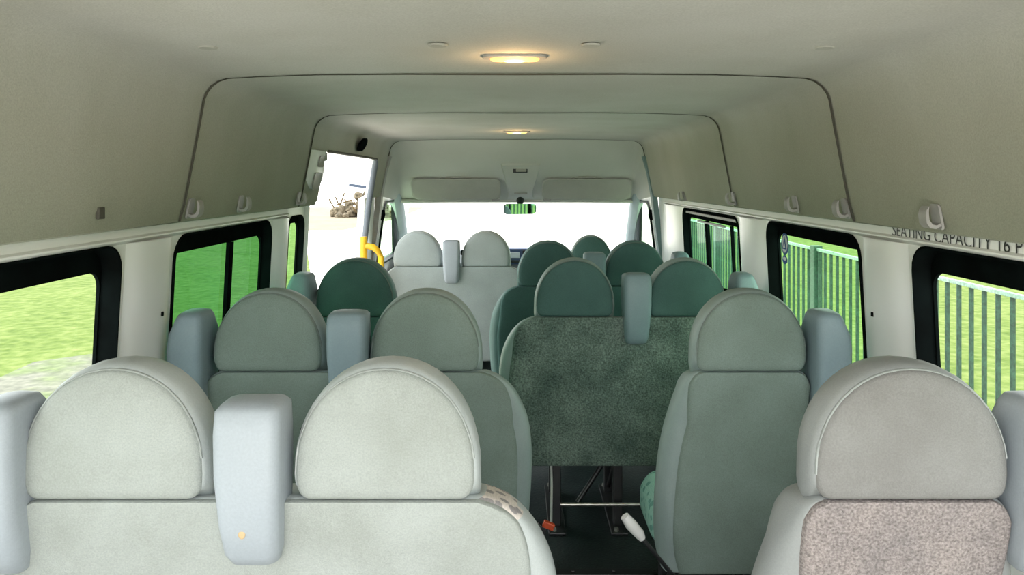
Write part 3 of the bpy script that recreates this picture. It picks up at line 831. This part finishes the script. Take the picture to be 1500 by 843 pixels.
# cab seat belts
def belt(name, label, s, y):
    t = thing(name, label, 'seat belt', (s*.93, y, -H), 'cab seat belts')
    bm = bmesh.new(); tube(bm, [(s*(cx(-.22)-.012), y, -.215), (s*(cx(-.26)-.018), y, -.25), (s*(cx(-.28)-.018), y-.01, -.285)], [.016, .020, .014], 10); link('anchor', bm, M['black'], t, smooth=60)
    bm = bmesh.new(); R = []
    for z in (-.26, -.4, -.6, -.9, -1.2, -H+.003):
        x = s*(cx(z)-.022); R.append([(x, y-.022, z), (x+s*.003, y-.022, z), (x+s*.003, y+.022, z), (x, y+.022, z)])
    rings(bm, R); link('webbing', bm, M['black'], t)
belt('seat_belt', 'black seat belt hanging at the left cab pillar by the pale cab bench', -1, 5.10)
belt('seat_belt', 'black seat belt hanging at the right cab pillar by the driver seat', 1, 5.10)

# ------------------------------------------------------------------ outside
G = GZ - H     # relative to the eye (van floor is 0 in world)
G = -2.13
def flat(name, P, m, z):
    bm = bmesh.new(); bm.faces.new([bm.verts.new((x, y, z)) for x, y in P])
    return struct(link(name, bm, m))
flat('ground', [(-140, -60), (140, -60), (140, 160), (-140, 160)], M['grass'], G)
flat('ground_yard', [(-3.4, 12.2), (-12, 40.5), (-46, 160), (32, 160), (8, 40), (2.2, 11.5), (1.9, 9.5), (-2.6, 9.5)], M['yard'], G+.015)
flat('ground_bounce', [(-3.3, -30), (3.6, -30), (3.6, 5), (1.9, 8), (1.9, 9.5), (-2.6, 9.5), (-3.3, 8)], M['yard'], G+.010)  # added out of view, pale so it bounces neutral light onto the ceiling
flat('ground_sand', [(-9.2, 30), (-12.6, 43.5), (-16, 55), (-7, 55), (-6.4, 39), (-7.2, 30)], M['sand'], G+.02)
flat('ground_track', [(-4.2, -10), (-4.0, 6), (-4.3, 8.0), (-4.9, 9.0), (-5.6, 8.4), (-5.4, 6.5), (-5.7, -10)], M['mud'], G+.012)

# railings on the right
FX = 2.4; FT = -.56
t = thing('railing_fence', 'dark green vertical bar railings on the grass along the right side', 'fence', (FX, 5, G), None)
def bar_mesh(r, z1, tip=False):
    bm = bmesh.new(); bmesh.ops.create_cone(bm, cap_ends=True, segments=8, radius1=r, radius2=r, depth=z1-G, matrix=Matrix.Translation((0, 0, (z1-G)/2)))
    me = bpy.data.meshes.new('bar'); bm.to_mesh(me); bm.free(); return me
bm_ = bar_mesh(.0122, FT); bm_.materials.append(M['fence'])
y = -1.2; i = 0; n_bar = 0
while n_bar < 98:
    yy = .2 + i*.1065; i += 1
    o = bpy.data.objects.new('bar', bm_); COL.objects.link(o); o.parent = t; o.location = (0, yy-5, 0); n_bar += 1
for z, nm in ((FT, 'top_rail'), (G+.18, 'bottom_rail')):
    bm = bmesh.new(); box(bm, FX-.014, FX+.014, 0, 10.7, z-.011, z+.011, .003); link(nm, bm, M['fence_rail'], t)
for yy in (.1, 2.95, 5.80, 8.65, 10.65):
    bm = bmesh.new(); box(bm, FX-.035, FX+.035, yy-.04, yy+.04, G, FT+.03, .006); link('post', bm, M['fence'], t)

# rubble heap and boards far off through the doorway
hx, hyy = -8.6, 41
t_ = bmesh.new()
random.seed(3)
for k in range(60):
    a = random.random()*6.28; r = random.random()**.7; x = hx + 1.9*r*math.cos(a); y_ = hyy + 1.2*r*math.sin(a); h = 1.5*(1-r)*random.random()
    sz = .16 + .22*random.random()
    vs = bmesh.ops.create_icosphere(t_, subdivisions=1, radius=sz, matrix=Matrix.Translation((x, y_, G+.05+h)))['verts']
    for v in vs: v.co += Vector((random.uniform(-.06, .06), random.uniform(-.06, .06), random.uniform(-.06, .06)))
t = thing('rubble_heap', 'brown heap of rubble and brushwood on the pale yard beyond the doorway', 'heap', (hx, hyy, G))
link('rubble', t_, M['stone'], t)
bm = bmesh.new()
for k in range(26):
    x = hx + random.uniform(-1.7, 1.7); y_ = hyy - .3 + random.uniform(-.8, .5); a = random.uniform(-1.2, 1.2); l = random.uniform(.5, 1.1); z = G + random.uniform(.1, .8)
    tube(bm, [(x, y_, z), (x+l*math.sin(a), y_-.1, z+l*abs(math.cos(a))*.8)], .04, 5)
link('brushwood', bm, M['twig'], t)
for x, z, l, a, lab in ((hx-.35, 1.75, 1.1, .12, 'dull blue-grey board lying on the rubble heap, left of the two'), (hx+.95, 1.80, 1.3, -.18, 'dark blue board lying on the rubble heap, right of the two')):
    bm = bmesh.new(); box(bm, x-l/2, x+l/2, hyy-.1, hyy+.12, G+z-.08, G+z+.08, .01, Matrix.Rotation(a, 3, 'Y'))
    tag(link('board', bm, M['blue_plank']), lab, 'board', 'boards on the heap')

# ------------------------------------------------------------------ light
w = bpy.data.worlds.new('overcast'); scene.world = w; w.use_nodes = True
nt = w.node_tree; bg = nt.nodes['Background']
tc = nt.nodes.new('ShaderNodeTexCoord'); dt = nt.nodes.new('ShaderNodeVectorMath'); dt.operation = 'DOT_PRODUCT'
dt.inputs[1].default_value = (-.75, -.45, .3)          # the overcast is brighter to the left and behind the van
mr = nt.nodes.new('ShaderNodeMapRange'); mr.inputs['From Min'].default_value = -.8; mr.inputs['From Max'].default_value = .8
mr.inputs['To Min'].default_value = .72; mr.inputs['To Max'].default_value = 1.28
nt.links.new(tc.outputs['Generated'], dt.inputs[0]); nt.links.new(dt.outputs['Value'], mr.inputs['Value'])
mu = nt.nodes.new('ShaderNodeMath'); mu.operation = 'MULTIPLY'; mu.inputs[1].default_value = 4.2
nt.links.new(mr.outputs[0], mu.inputs[0]); nt.links.new(mu.outputs[0], bg.inputs['Strength'])
bg.inputs['Color'].default_value = (.97, .985, 1, 1)
sun = bpy.data.lights.new('sun', 'SUN'); sun.energy = 1.2; sun.angle = .6; sun.color = (1, .97, .92)
so = bpy.data.objects.new('sun', sun); COL.objects.link(so)
so.rotation_euler = (math.radians(-25), 0, math.radians(10))     # high, very soft, from ahead of the van
scene.view_settings.view_transform = 'Standard'
scene.view_settings.look = 'None'
scene.view_settings.exposure = .12
scene.cycles.max_bounces = 10; scene.cycles.diffuse_bounces = 6; scene.cycles.transparent_max_bounces = 16
scene.cycles.sample_clamp_indirect = 6
scene.cycles.caustics_reflective = False; scene.cycles.caustics_refractive = False
